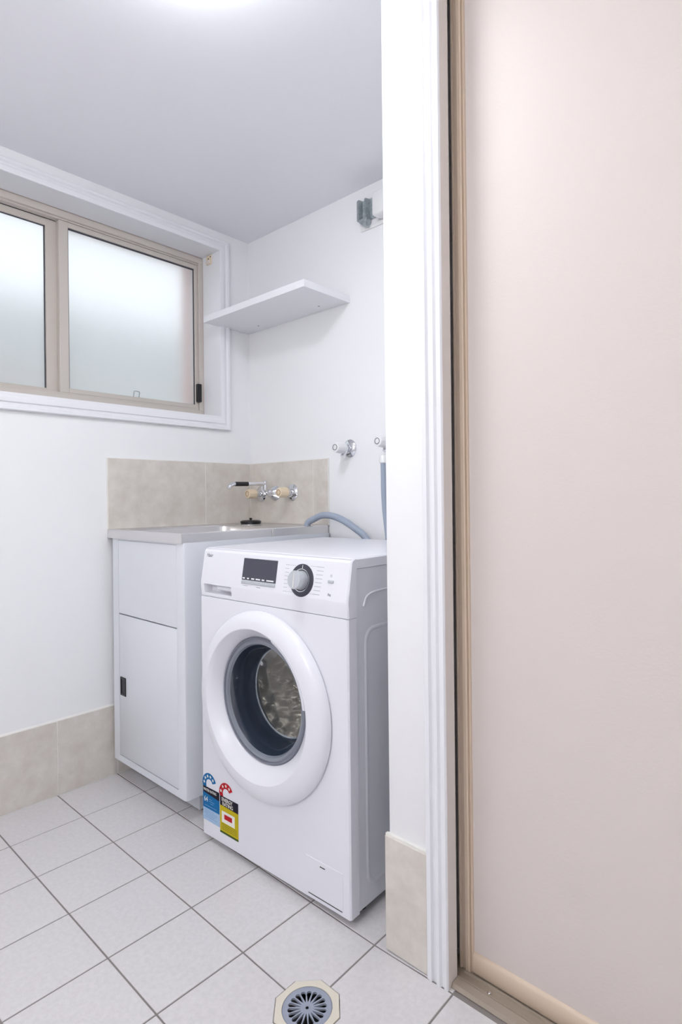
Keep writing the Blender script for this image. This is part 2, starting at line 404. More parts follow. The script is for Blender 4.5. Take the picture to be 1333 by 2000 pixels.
box('stile', DX1-.033, DX1, DY, DY+.028, .004, 2.19, DOORF, d1, .002, 1)
t2 = struct(prism('trim_3', [(-.634, .0), (-.636, .004), (-.632, .012), (-.615, .0135), (-.6135, .010), (-.612, .0135), (-.609, .0135), (-.607, .0045), (-.586, .0045), (-.5845, .0085), (-.582, .0085), (-.580, .0035), (-.55, .0035), (-.55, .0)], 'x', 1.4885, 2.54, TRACK), 'beige aluminium sliding door track on the floor', 'track')
box('end_channel', 1.441, 1.4885, -.610, -.55, .0, .0042, TRACK, t2)
lathe('screw', [(.0045, 0), (.0045, .002), (.002, .0035), (0, .0035)], (1.556, -.597, .0045), CHROME, t2, (0, 0, 1), 16)

# ---- splashback tiles
sb1 = struct(box('trim_4', 0, .0068, -.673, -.0, .925, 1.1955, WGROUT), 'tiled splashback above the sink on the window wall', 'splashback')
slab('tile', .001, .008, -.671, -.2475, .925, 1.1935, BEIGE, sb1); slab('tile', .001, .008, -.2455, -.009, .925, 1.1935, BEIGE, sb1)
sb2 = struct(box('trim_5', 0, .514, -.0068, 0, .925, 1.1955, WGROUT), 'tiled splashback behind the sink taps', 'splashback')
slab('tile', .0095, .425, -.008, -.001, .925, 1.1935, BEIGE, sb2); slab('tile', .4265, .512, -.008, -.001, .925, 1.1935, BEIGE, sb2)

# ================================================================ LAUNDRY TUB CABINET
cb = empty('laundry_cabinet', (.28, -.35, 0), 0, 'white enamelled laundry tub cabinet with stainless steel top in the corner', 'cabinet')
PC = Vector((.28, -.35, 0))
def loc(o):                     # shift a part modelled in world coordinates into its thing's space
    o.data.transform(Matrix.Translation(-PC)); return o
KX0, KX1, KY0, KZ0, KZ1 = .034, .521, -.667, .075, .895
# carcass with a shallow opening for the door and drawer front
bm = bmesh.new()
DX0_, DX1_, DZ0, DZM, DZ1 = .079, .4755, .101, .618, .888
addprism(bm, [(KX0, KY0+.012), (KX0, KY0), (DX0_-.0015, KY0), (DX0_-.0015, KY0+.02), (KX0+.004, KY0+.02), (KX0+.004, -.012), (KX0, -.012)], 'z', KZ0, KZ1)
addprism(bm, [(KX1, -.012), (KX1, KY0+.010), (KX1-.003, KY0+.003), (KX1-.010, KY0), (DX1_+.0012, KY0), (DX1_+.0012, KY0+.02), (KX1-.006, KY0+.02), (KX1-.006, -.012)], 'z', KZ0, KZ1)
addbox(bm, DX0_-.0015, DX1_+.0012, KY0, KY0+.02, KZ0, DZ0-.0025); addbox(bm, DX0_-.0015, DX1_+.0012, KY0, KY0+.02, DZ1+.001, KZ1)
addbox(bm, KX0+.004, KX1-.006, KY0+.02, -.012, KZ0, KZ0+.01)
loc(fin('carcass', bm, CABW, cb))
loc(box('gap_backing', DX0_-.001, DX1_+.001, KY0+.012, KY0+.018, DZ0-.002, DZ1, CABDARK, cb))
dr = loc(box('door', DX0_+.0005, DX1_, KY0+.0, KY0+.014, DZ0+.0005, DZM-.002, CABW, cb, .0012, 2))
loc(box('upper_panel', DX0_-.0008, DX1_+.0004, KY0+.0002, KY0+.014, DZM+.0022, DZ1, CABW, cb, .001, 1))
hd = bmesh.new()
hx0, hx1, hz0, hz1 = .0885, .1275, .322, .389
for a in ((hx0, hx0+.006, hz0, hz1), (hx1-.006, hx1, hz0, hz1), (hx0+.005, hx1-.005, hz0, hz0+.008), (hx0+.005, hx1-.005, hz1-.008, hz1)): addbox(hd, a[0], a[1], KY0-.003, KY0+.002, a[2], a[3], .001, 1)
addbox(hd, hx0+.004, hx1-.004, KY0-.0008, KY0+.0005, hz0+.005, hz1-.005)
h = loc(fin('handle', hd, BLACK, None)); h.parent = dr; h['label'] = 'black recessed finger pull'
loc(box('kickboard', KX0+.02, .4814, -.593, -.578, .006, KZ0, CABW, cb))
for px_, py_ in ((.07, -.05), (.47, -.05), (.07, -.57), (.46, -.57)):
    loc(lathe('foot', [(.018, 0), (.018, .01), (.010, .014), (.010, .075)], (px_, py_, .0), BLACK, cb, (0, 0, 1), 16))
# stainless top with pressed bowl
BX1, BY0, BZ = .514, -.672, .9265
def rrect(x0, x1, y0, y1, r, n=5):
    pts = []
    for cx, cy, a0 in ((x1-r, y1-r, 0), (x0+r, y1-r, 90), (x0+r, y0+r, 180), (x1-r, y0+r, 270)):
        for k in range(n+1):
            a = math.radians(a0+90*k/n); pts.append((cx+r*cos(a), cy+r*sin(a)))
    return pts
bm = bmesh.new()
rings = []
def ring(x0, x1, y0, y1, r, z): rings.append([bm.verts.new((a, b, z)) for a, b in rrect(x0, x1, y0, y1, r)])
ring(.0015, BX1, BY0, -.0095, .002, .8935)
ring(.0015, BX1, BY0, -.0095, .002, .9235)
ring(.0035, BX1-.002, BY0+.002, -.0115, .003, BZ)
ring(.012, BX1-.010, BY0+.010, -.018, .006, BZ)
ring(.017, BX1-.015, BY0+.015, -.022, .008, BZ-.0035)
ring(.045, .470, -.63, -.175, .05, BZ-.0035)
ring(.050, .465, -.625, -.180, .05, BZ-.009)
ring(.070, .445, -.605, -.200, .06, .72)
ring(.16, .36, -.50, -.30, .06, .70)
for A, B in zip(rings, rings[1:]):
    n = len(A)
    for i in range(n): bm.faces.new((A[i], A[(i+1) % n], B[(i+1) % n], B[i]))
bm.faces.new(rings[-1])
bmesh.ops.recalc_face_normals(bm, faces=bm.faces[:])
top = loc(fin('sink_top', bm, STEEL, cb, 30)); top['label'] = 'stainless steel sink top with pressed bowl'
loc(tube('front_clip', [(.5155, -.30, .9225), (.5165, -.30, .915), (.5165, -.30, .900), (.5155, -.30, .895)], .0022, STEEL, cb, 8))

# plug
pz = BZ-.0035
pg = empty('sink_plug', (.135, -.105, pz), 0, 'round black rubber sink plug lying on the steel sink ledge', 'plug')
lathe('disc', [(0, 0), (.038, 0), (.042, .003), (.045, .010), (.045, .014), (.037, .018), (.024, .019), (.0, .019)], (0, 0, .0005), BLACK, pg, (0, 0, 1), 28)
lathe('knob', [(.004, 0), (.004, .003), (.007, .006), (.006, .010), (0, .012)], (0, 0, .018), BLACK, pg, (0, 0, 1), 16)
lathe('sealing_rim', [(.040, 0), (.0475, .0), (.0475, .002), (.040, .003)], (0, 0, .0002), CHROME, pg, (0, 0, 1), 28)

# ================================================================ TAPS
def fluted(name, prof, c, m, parent, n=32, amp=.07):
    bm = bmesh.new(); c = Vector(c); rings = []
    for r, h in prof:
        if r < 1e-6: rings.append([bm.verts.new(c+Vector((0, -h, 0)))]); continue
        rings.append([bm.verts.new(c+Vector((cos(2*pi*i/n), 0, sin(2*pi*i/n)))*r*(1-(amp if (i//2) % 2 and .004 < h < prof[-2][1]-.006 else 0))+Vector((0, -h, 0))) for i in range(n)])
    for A, B in zip(rings, rings[1:]):
        for i in range(n):
            j = (i+1) % n
            if len(B) == 1: bm.faces.new((A[i], A[j], B[0]))
            else: bm.faces.new((A[i], B[i], B[j], A[j]))
    bm.faces.new(rings[0]); return fin(name, bm, m, parent, 28)
def tap(x, z, label, hm, body=.030, fr=.035, hl=.048, group=None, hose=False):
    t = empty('tap', (x, 0, z), 0, label, 'tap', group)
    y0 = -.0085 if z < 1.2 else -.0005
    lathe('flange', [(fr, 0), (fr, .003), (fr-.004, .007), (fr*.62, .012), (.014, .013)], (0, y0, 0), CHROME, t, n=32)
    lathe('body', [(.014, .008), (.014, body), (.018, body+.001), (.018, body+.010), (.012, body+.014)], (0, y0, 0), CHROME, t, n=24)
    hb = y0-(body+.004)
    h = fluted('handle', [(.015, 0), (.021, .004), (.0225, .012), (.021, hl-.008), (.0185, hl-.001), (.0165, hl), (0, hl)], (0, hb, 0), hm, t)
    lathe('cap_ring', [(.0095, 0), (.0115, 0), (.0115, .0012), (.0095, .0012)], (0, hb-hl, 0), PRINTD if hm is WHITEP else mat('tan_cap_ring', (176, 140, 104), .5), h, closed=True, n=24)
    if hose:
        tube('outlet', [(0, y0-.020, -.004), (0, y0-.032, -.020), (0, y0-.040, -.034)], .010, CHROME, t, 16)
    return t
tap(.090, 1.0565, 'ivory handled chrome wall tap above the sink, nearest the corner', IVORY, hl=.045)
tap(.3005, 1.0605, 'ivory handled chrome wall tap above the sink, right of the spout', IVORY, hl=.045)
tap(.6285, 1.2274, 'white handled chrome washing machine tap with no hose on it', WHITEP, hose=True, hl=.050)
tap(.838, 1.236, 'white handled machine tap half hidden by the end wall, grey hose below', WHITEP, hose=True, hl=.050)
sp = empty('spout', (.186, 0, 1.0589), 0, 'chrome swivel spout with a black sleeve above the sink', 'spout')
lathe('flange', [(.034, 0), (.034, .003), (.028, .010), (.020, .022), (.016, .026), (.016, .036), (.0135, .040), (0, .042)], (0, -.0085, 0), CHROME, sp, n=32)
tube('riser', smooth([(0, -.044, -.002), (-.004, -.056, .006), (-.005, -.060, .018), (-.005, -.060, .046)], 6), .0078, CHROME, sp, 16)
lathe('riser_cap', [(.0085, 0), (.0085, .006), (.005, .010), (0, .011)], (-.005, -.060, .044), CHROME, sp, (0, 0, 1), 20)
tube('arm', [(-.005, -.060, .040), (-.012, -.100, .0395), (-.020, -.145, .039)], .0078, CHROME, sp, 14)
s_ = tube('sleeve', [(-.020, -.142, .039), (-.028, -.202, .0385)], .0095, BLACK, sp, 18); s_['label'] = 'black rubber sleeve'
tube('nozzle', smooth([(-.028, -.200, .0385), (-.031, -.214, .036), (-.033, -.224, .029), (-.034, -.230, .019)], 4), [.0085]*4+[.0088]*4+[.009]*5, CHROME, sp, 16)

# hoses
hz = BZ-.002
h1 = tube('drain_hose', smooth([(.470, -.085, hz), (.478, -.085, hz+.014), (.505, -.083, .951), (.548, -.080, .9665), (.600, -.077, .966), (.655, -.070, .949), (.705, -.060, .920), (.750, -.052, .886), (.790, -.048, .82), (.80, -.046, .70), (.80, -.046, .5)], 8), .0128, HOSE, None, 18)
tag(h1, 'grey drain hose arching from behind the machine onto the sink edge', 'hose')
h2 = empty('supply_hose', (.857, -.075, 1.16), 0, 'grey supply hose hanging from the half hidden machine tap', 'hose')
tube('hose', smooth([(.0, 0, .0), (-.001, .002, -.05), (-.002, .004, -.11), (.0, .008, -.18), (.006, .014, -.26), (.012, .022, -.36), (.016, .024, -.5)], 8), .0095, HOSE, h2, 18)
lathe('coupling', [(.012, 0), (.0145, .003), (.0145, .022), (.0115, .028)], (0, 0, -.004), WHITEP, h2, (0, 0, 1), 20)

# ================================================================ SHELF
sh = empty('wall_shelf', (.318, 0, 1.80), 0, 'white wooden shelf board fixed high in the corner over the sink', 'shelf')
box('board', -.3165, .318, -.2445, -.0005, -.0045, .0225, TRIM, sh, .0008, 1)
for sx_ in (.139, .519):
    lathe('screw_hole', [(.0035, 0), (.0035, .0006), (0, .0006)], (sx_-.318, -.055, -.0045), PRINTD, sh, (0, 0, -1), 14)

# wall unit near ceiling
wu = empty('wall_unit', (.80, 0, 2.10), 0, 'white box with a grey metal end bracket near the ceiling, cut by the end wall', 'bracket')
box('casing', -.005, .17, -.052, -.0005, -.036, .052, WHITEP, wu, .008, 3)
br = prism('bracket', [(-.098, -.0005), (-.098, -.028), (-.084, -.034), (-.078, -.016), (-.066, -.014), (-.062, -.026), (-.054, -.028), (-.048, -.012), (-.004, -.012), (-.004, -.0005)], 'z', -.018, .056, GALV, wu, 20)
br['label'] = 'grey metal end bracket'
prism('bracket_foot', [(-.098, -.018), (-.062, -.048), (-.052, -.048), (-.046, -.018)], 'y', -.030, -.004, GALV, wu)
box('backplate', -.100, .17, -.006, -.0005, -.052, -.036, WHITEP, wu, .001, 1)

# blind bracket on the window reveal
bk = empty('blind_bracket', (-.068, WY1, 2.106), 0, 'small cream blind bracket at the top of the window reveal', 'bracket')
box('plate', -.018, .020, -.004, -.0006, -.018, .022, IVORY, bk, .001, 1)
box('cup', -.012, .016, -.014, -.003, -.016, -.003, mat('blind_cup', (232, 222, 216), .5), bk, .002, 2)
lathe('hole', [(.0035, 0), (.0035, .0006), (0, .0006)], (-.002, -.0038, .008), BLACK, bk, n=12)
lathe('hole', [(.0035, 0), (.0035, .0006), (0, .0006)], (.014, -.0038, .014), BLACK, bk, n=12)

# ================================================================ DRAIN
dz = fh(*DR)
dn = empty('floor_drain', (DR[0], DR[1], dz), 0, 'round blue grey floor drain grate in an octagonal cream frame', 'drain')
bm = bmesh.new()
oc = [(RA, RB), (RB, RA), (-RB, RA), (-RA, RB), (-RA, -RB), (-RB, -RA), (RB, -RA), (RA, -RB)]
N = 64; ri = .0520
outer = []
for k in range(N):
    a = 2*pi*k/N; d = 1/max(abs(cos(a)), abs(sin(a)), (abs(cos(a))+abs(sin(a)))/math.sqrt(2)); outer.append((cos(a)*RA*d, sin(a)*RA*d, a))
for zt, rs in ((.0012, 1),):
    O = [bm.verts.new((x, y, zt)) for x, y, a in outer]; I = [bm.verts.new((ri*cos(a), ri*sin(a), zt)) for x, y, a in outer]
    O2 = [bm.verts.new((x, y, -.02)) for x, y, a in outer]; I2 = [bm.verts.new((ri*cos(a), ri*sin(a), -.02)) for x, y, a in outer]
    for k in range(N):
        j = (k+1) % N
        for q in ((O[k], O[j], I[j], I[k]), (O[k], O2[k], O2[j], O[j]), (I[k], I[j], I2[j], I2[k]), (O2[k], I2[k], I2[j], O2[j])): bm.faces.new(q)
fin('octagonal_frame', bm, CREAM, dn, 30)
# grate: disc with 18 petal slots (ray-bounded wedges)
bm = bmesh.new()
NS = 18; PP = 12
ra, rb, rc = .0125, .0405, .0505
def petal(k):
    """outline of a slot, pointed inside and round outside"""
    a0 = 2*pi*(k+.5)/NS; hw = .0052; pts = []
    for i in range(PP):
        t = i/PP
        if i == 0: p = (ra, 0)
        else:
            ang = -100+200*(i-1)/(PP-2); p = (rb-hw+hw*cos(math.radians(ang)), hw*sin(math.radians(ang)))
        pts.append((p[0]*cos(a0)-p[1]*sin(a0), p[0]*sin(a0)+p[1]*cos(a0)))
    return pts
ZT, ZB = .0005, -.004
for k in range(NS):
    pet = petal(k); a0 = 2*pi*k/NS; a1 = 2*pi*(k+1)/NS; rin = .0095
    P = [bm.verts.new((x, y, ZT)) for x, y in pet]; PB = [bm.verts.new((x, y, ZB)) for x, y in pet]
    for i in range(PP): bm.faces.new((P[i], P[(i+1) % PP], PB[(i+1) % PP], PB[i]))
    # boundary of the wedge, matched point for point to the petal
    am = (a0+a1)/2
    W = []
    W.append((rin*cos(am), rin*sin(am)))                      # 0 <-> inner tip
    half = (PP-1)
    for i in range(1, PP):
        t = (i-1)/(PP-2)
        if t < .2: q = (a0, rin+(rc-rin)*(t/.2)*1.0) if False else (a0, .02+(rc-.02)*t/.2)
        elif t > .8: q = (a1, .02+(rc-.02)*(1-t)/.2)
        else: q = (a0+(a1-a0)*(t-.2)/.6, rc)
        W.append((q[1]*cos(q[0]), q[1]*sin(q[0])))
    WV = [bm.verts.new((x, y, ZT)) for x, y in W]
    for i in range(1, PP-1): bm.faces.new((P[i], P[i+1], WV[i+1], WV[i]))
    i0 = bm.verts.new((rin*cos(a0), rin*sin(a0), ZT)); i1 = bm.verts.new((rin*cos(a1), rin*sin(a1), ZT))
    bm.faces.new((P[0], P[1], WV[1], i0, WV[0])); bm.faces.new((P[0], WV[0], i1, WV[PP-1], P[PP-1]))
# hub ring with a small dark star hole and outer rim
for (r0, r1) in ((.0045, .0096), (rc-.0002, .0515)):
    A = [bm.verts.new((r0*(1 if r0 > .01 or k % 2 else .6)*cos(2*pi*k/36), r0*(1 if r0 > .01 or k % 2 else .6)*sin(2*pi*k/36), ZT)) for k in range(36)]
    B = [bm.verts.new((r1*cos(2*pi*k/36), r1*sin(2*pi*k/36), ZT)) for k in range(36)]
    C2 = [bm.verts.new((r1*cos(2*pi*k/36), r1*sin(2*pi*k/36), ZB)) for k in range(36)]
    for k in range(36):
        j = (k+1) % 36; bm.faces.new((A[k], A[j], B[j], B[k])); bm.faces.new((B[k], B[j], C2[j], C2[k]))
for f in bm.faces:
    f.normal_update()
    if abs(f.normal.z) > .9 and f.normal.z < 0: f.normal_flip()
gr = fin('grate', bm, GRATE, dn, 30, rec=False)
lathe('sump', [(.0518, -.0042), (.050, -.030), (0, -.030)], (0, 0, 0), DARK, dn, (0, 0, 1), 36, cap=False)

# ================================================================ WASHING MACHINE
MR = .0307
wm = empty('washing_machine', (.6155, -.668, 0), MR, 'white front loading washing machine with round porthole door beside the tub cabinet', 'washing machine')
W_, D_ = .5988, .560
def mz(z): return 1.035-(1.035-z)*.985
DC = (.278, .4745)      # centre of porthole
# steel shell behind the front
bm = bmesh.new()
addbox(bm, .002, .005, .034, D_, .030, .860); addbox(bm, W_-.005, W_-.002, .034, D_, .022, .860)
addbox(bm, .005, W_-.005, D_-.003, D_, .030, .860); addbox(bm, .005, W_-.005, .036, D_-.003, .026, .030)
# pressed relief on the visible side
r = [(.085, .090), (.400, .090), (.400, .64), (.085, .64)]
fin('steel_cabinet', bm, WMS, wm)
bm = bmesh.new()
pts = rrect(.075, .52, .075, .700, .03, 6)
A = [bm.verts.new((W_-.0019, a, b)) for a, b in pts]; B = [bm.verts.new((W_-.0045, a, b)) for a, b in rrect(.083, .512, .083, .692, .026, 6)]
A2 = [bm.verts.new((W_+.0006, a, b)) for a, b in rrect(.069, .526, .069, .706, .033, 6)]
# raised bead frame
for X_, Y_ in ((A2, A),):
    for i in range(len(pts)): bm.faces.new((X_[i], X_[(i+1) % len(pts)], Y_[(i+1) % len(pts)], Y_[i]))
A3 = [bm.verts.new((W_-.0019, a, b)) for a, b in rrect(.063, .532, .063, .712, .036, 6)]
for i in range(len(pts)): bm.faces.new((A3[i], A3[(i+1) % len(pts)], A2[(i+1) % len(pts)], A2[i]))
B.clear()
for v in [v for v in bm.verts if not v.link_faces]: bm.verts.remove(v)
fin('side_relief', bm, WMS, wm, 60)
tube('side_grip', smooth([(W_-.001, .060, .765), (W_-.001, .074, .788), (W_-.001, .110, .797), (W_-.001, .20, .797), (W_-.001, .236, .788), (W_-.001, .25, .765)], 6), .0028, WMS, wm, 8)
# front plate with the porthole hole
FZ0, FZ1 = .018, .7409
bm = bmesh.new()
def rectpt(a, x0, x1, z0, z1):
    c, s = cos(a), sin(a); t = 1e9
    if c > 1e-9: t = min(t, (x1-DC[0])/c)
    if c < -1e-9: t = min(t, (x0-DC[0])/c)
    if s > 1e-9: t = min(t, (z1-DC[1])/s)
    if s < -1e-9: t = min(t, (z0-DC[1])/s)
    return (DC[0]+c*t, DC[1]+s*t)
fx0, fx1 = .0, W_
angs = sorted(set([2*pi*k/96 for k in range(96)]+[math.atan2(z-DC[1], x-DC[0]) % (2*pi) for x in (fx0+.004, fx1-.004) for z in (FZ0, FZ1)]))
HR = .205
I = [bm.verts.new((DC[0]+HR*cos(a), 0, DC[1]+HR*sin(a))) for a in angs]
I3 = [bm.verts.new((DC[0]+HR*cos(a), .03, DC[1]+HR*sin(a))) for a in angs]
O = []; O2 = []; O3 = []
for a in angs:
    p = rectpt(a, fx0+.004, fx1-.004, FZ0, FZ1); O.append(bm.verts.new((p[0], 0, p[1])))
    q = rectpt(a, fx0, fx1, FZ0, FZ1)
    onx = abs(p[0]-(fx0+.004)) < 1e-5 or abs(p[0]-(fx1-.004)) < 1e-5
    qx = p[0]+(-.004 if p[0] < .1 else .004) if onx else p[0]
    O2.append(bm.verts.new((qx, .004 if onx else .0, p[1]))); O3.append(bm.verts.new((qx, .033, p[1])))
n = len(angs)
for i in range(n):
    j = (i+1) % n
    bm.faces.new((I[i], I[j], O[j], O[i])); bm.faces.new((I[i], I3[i], I3[j], I[j]))
    bm.faces.new((O[i], O[j], O2[j], O2[i])); bm.faces.new((O2[i], O2[j], O3[j], O3[i]))
bmesh.ops.remove_doubles(bm, verts=bm.verts[:], dist=1e-6)
fin('front_panel', bm, WM, wm, 28)
# control panel with pocket for the detergent drawer grip
prof = [(.034, .7415), (.0045, .7415), (.0020, .7430), (.0012, .7525), (-.0012, .7790), (-.0008, .7835), (.0150, .8760), (.0200, .8830), (.034, .8855)]
us = [0, .0035, .0185, .1505, W_-.0035, W_]
bm = bmesh.new(); V = []
for i, u in enumerate(us):
    e = .0035 if i in (0, len(us)-1) else 0
    V.append([bm.verts.new((u, y+(e if k not in (0, len(prof)-1) else 0), z)) for k, (y, z) in enumerate(prof)])
for i in range(len(us)-1):
    for k in range(len(prof)-1):
        if i == 2 and k == 3: continue
        bm.faces.new((V[i][k], V[i+1][k], V[i+1][k+1], V[i][k+1]))
bm.faces.new(V[0]); bm.faces.new(V[-1][::-1])
# pocket
q = [V[2][3], V[3][3], V[3][4], V[2][4]]
qb = [bm.verts.new((.024, .026, .7555)), bm.verts.new((.1495, .030, .7555)), bm.verts.new((.1495, .030, .777)), bm.verts.new((.024, .026, .777))]
for a in range(4): bm.faces.new((q[a], q[(a+1) % 4], qb[(a+1) % 4], qb[a]))
bm.faces.new(qb)
cp = fin('control_panel', bm, WM, wm, 20, rec=True)
# pocket inner grip (the drawer lip)
dd = box('detergent_drawer', .0700, .1490, .010, .028, .7625, .7765, WMS, wm, .004, 2); dd['label'] = 'recessed detergent drawer grip'
# top lid
bm = bmesh.new()
lp = [(.034, .861), (.034, .8835), (.0200, .8838), (.0245, .8862), (.033, .8872), (D_-.012, .8872), (D_+.002, .882), (D_+.004, .872), (D_+.004, .861)]
lx = [(-.0005, -.004), (.004, 0), (W_-.004, 0), (W_+.0005, -.004)]
V = []
for x_, dz_ in lx: V.append([bm.verts.new((x_, y, z+(dz_ if z > .87 else 0))) for y, z in lp])
for a in range(3):
    for k in range(len(lp)): bm.faces.new((V[a][k], V[a+1][k], V[a+1][(k+1) % len(lp)], V[a][(k+1) % len(lp)]))
bm.faces.new(V[0]); bm.faces.new(V[-1][::-1])
fin('lid', bm, WM, wm, 30)
# tilt of the fascia: local frame on the sloping face
SL = math.atan2(.0158, .0925)      # slope back
def fascia(u, z, off=0.0):
    t = (z-.7835)/.0925
    return Matrix.Translation((u, -.0008+.0158*t-off*cos(SL), z+off*sin(SL)*1.0)) @ Matrix.Rotation(-SL, 4, 'X') @ Matrix.Rotation(pi/2, 4, 'X')
def fbox(name, u0, u1, z0, z1, th, m, parent=None, bev=.0008, skew=0):
    """thin plate on the fascia"""
    bm = bmesh.new(); addbox(bm, -(u1-u0)/2, (u1-u0)/2, -(z1-z0)/2/cos(SL), (z1-z0)/2/cos(SL), -.002, th, bev, 1)
    if skew:
        for v in bm.verts: v.co.x += skew*v.co.y
    me_M = fascia((u0+u1)/2, (z0+z1)/2)
    bmesh.ops.transform(bm, matrix=me_M, verts=bm.verts[:]); return fin(name, bm, m, wm if parent is None else parent)
dp = fbox('display', .196, .3385, .8055, .866, .0015, DISP, bev=.001); dp['label'] = 'dark display window'
for k, tx in enumerate((.200, .220, .238, .257, .2825, .302)):
    wdt = (.010, .008, .013, .019, .011, .029)[k]
    f_ = fbox('icon_caption', tx, tx+wdt, .8085, .8122, .00175, PRINTW, dp, bev=0)
bs = fbox('button_strip', .1955, .3385, .7945, .8045, .0020, SILVER)
for k in range(7): fbox('button', .1970+.0202*k, .2155+.0202*k, .7960, .8030, .0030, SILVER, bs, .0006)
fbox('button_print', .262, .279, .788, .7897, .0002, PRINT, bev=0); fbox('button_print', .206, .224, .7892, .7902, .0002, PRINT, bev=0)
DCN = (.4365, .8225)
lathe('dial_ring', [(.0425, -.001), (.0425, .0012), (.041, .0022), (.031, .0024), (.030, .0024)], (0, 0, 0), DIALDARK, wm, (0, 0, 1), 40).data.transform(fascia(*DCN))
lathe('dial_trim', [(.0282, .0015), (.0300, .0015), (.0300, .0038), (.0282, .0038)], (0, 0, 0), CHROME, wm, (0, 0, 1), 40, closed=True).data.transform(fascia(*DCN))
kb = lathe('dial_knob', [(.0255, 0), (.0240, .012), (.0238, .0275), (.0225, .0295), (0, .0300)], (0, 0, 0), SILVER, wm, (0, 0, 1), 40); kb.data.transform(fascia(*DCN)); kb['label'] = 'silver programme dial knob'
ind = box('indicator', -.0009, .0009, -.019, .019, .0298, .0306, SWHT, kb); ind.data.transform(fascia(*DCN))
ind2 = box('indicator', -.0008, .0008, .0305, .0395, .0022, .0028, SWHT, kb); ind2.data.transform(fascia(*DCN))
# programme captions (too small to read: fine print lines)
bm = bmesh.new()
def dash(u0, u1, z, th=.0011):
    t = bmesh.new(); addbox(t, -(u1-u0)/2, (u1-u0)/2, -th/2, th/2, -.0005, .00025); bmesh.ops.transform(t, matrix=fascia((u0+u1)/2, z), verts=t.verts[:])
    me = bpy.data.meshes.new('t'); t.to_mesh(me); t.free(); bm.from_mesh(me); bpy.data.meshes.remove(me)
for k in range(8):
    z_ = .8585-.0098*k
    le = .0425+.004*abs(3.5-k)/3.5
    for a, b in ((.375, .379), (.380, .3835), (.3845, .3885)): dash(a-.004, b-.004, z_)
    if k in (0, 7): dash(.3865, .410, z_, .0006)
    R_ = .4835-.001*k
    for a in range(5): dash(R_+.004+.0048*a, R_+.0082+.0048*a, z_+.002)
    if k in (0, 7): dash(.462, R_+.004, z_+.002, .0006)
cpm = fin('programme_captions', bm, PRINT, wm); cpm['kind'] = 'stuff'
pw = fbox('power_button', .5290, .5480, .8235, .8305, .003, SILVER, bev=.0014)
rg = lathe('power_symbol', [(.0022, 0), (.0032, 0), (.0032, .0003), (.0022, .0003)], (0, 0, 0), PRINT, wm, (0, 0, 1), 20, closed=True); rg.data.transform(fascia(.538, .8415))
textmesh('capacity_print', '7kg', .0075, PRINTD, wm, fascia(.5315, .7935, .0002))
textmesh('maker_wordmark', 'Haier', .0165, PRINTD, wm, fascia(.0175, .8595, .0002), shear=.12, sx=.80)
# filter flap
ff = bmesh.new()
addbox(ff, .4475, .5745, -.0009, .003, mz(.0095), mz(.1085), .0008, 1); fl = fin('filter_flap', ff, WM, wm)
box('finger_slot', .4975, .5150, -.0014, -.0004, mz(.0945), mz(.0970), CABDARK, fl)
box('lower_gap', .4560, .5720, -.0012, -.0004, mz(.0125), mz(.0150), CABDARK, fl)
# feet
for a in (.05, W_-.05):
    for b in (.055, D_-.05): lathe('foot', [(.02, 0), (.02, .01), (.012, .013), (.012, .03)], (a, b, .0), BLACK, wm, (0, 0, 1), 18)
lathe('foot', [(.012, 0), (.012, .03)], (W_-.03, .075, .0), BLACK, wm, (0, 0, 1), 18)
# porthole door
bm = bmesh.new(); rings = []
for r_, h_, du, dz_ in ((.246, .0008, .008, -.007), (.2545, -.0005, .008, -.007), (.2590, .004, .008, -.007), (.2580, .011, .008, -.007), (.2530, .020, .0075, -.0065), (.2440, .0275, .006, -.006),
                        (.2300, .0322, .005, -.004), (.2150, .0342, .003, -.002), (.2080, .0344, .002, -.001), (.2060, .0335, .002, -.001), (.1960, .0240, .0015, .001), (.1850, .0120, .001, .003), (.1770, .0020, 0, .004), (.1740, -.0040, 0, .004), (.1725, -.012, 0, .004)):
    rings.append([bm.verts.new((DC[0]+du+r_*cos(2*pi*k/96), -h_, DC[1]+dz_+r_*sin(2*pi*k/96))) for k in range(96)])
for A, B in zip(rings, rings[1:]):
    for k in range(96): bm.faces.new((A[k], A[(k+1) % 96], B[(k+1) % 96], B[k]))
door = fin('door', bm, WM, wm, 24)
DC2 = DC; DC = (DC2[0], DC2[1]+.004)
# grip let into the right of the ring
bm = bmesh.new(); A = []; B = []
for k in range(25):
    a = math.radians(8+58*k/24); e = 1 if 0 < k < 24 else 0
    A.append([bm.verts.new((DC[0]+r_*cos(a), y_, DC[1]+r_*sin(a))) for r_, y_ in ((.2070, -.0335), (.2070, -.0352), (.1990, -.0345), (.1900, -.0260), (.1890, -.0180), (.200, -.022))])
for k in range(24):
    for m_ in range(6): bm.faces.new((A[k][m_], A[k][(m_+1) % 6], A[k+1][(m_+1) % 6], A[k+1][m_]))
bm.faces.new(A[0]); bm.faces.new(A[-1][::-1])
gp = fin('grip', bm, WMS, door, 40)
lathe('trim_ring', [(.1740, -.0060), (.1700, -.0015), (.1655, -.0025), (.1640, -.0080), (.1740, -.0090)], (DC[0], 0, DC[1]), mat('grey_seal', (120, 124, 138), .2), door, closed=True, n=72)
lathe('glass_flange', [(.1655, -.0040), (.1600, -.0010), (.1540, -.0035), (.1500, -.010)], (DC[0], 0, DC[1]), mat('glass_flange', (128, 134, 146), .12, spec=.8), door, n=72, cap=False)
lathe('glass_bowl', [(.1500, -.010), (.1450, -.022), (.1400, -.038), (.1360, -.060), (.1320, -.078), (.1280, -.086)], (DC[0], 0, DC[1]), BOWLSIDE, door, n=72, cap=False)
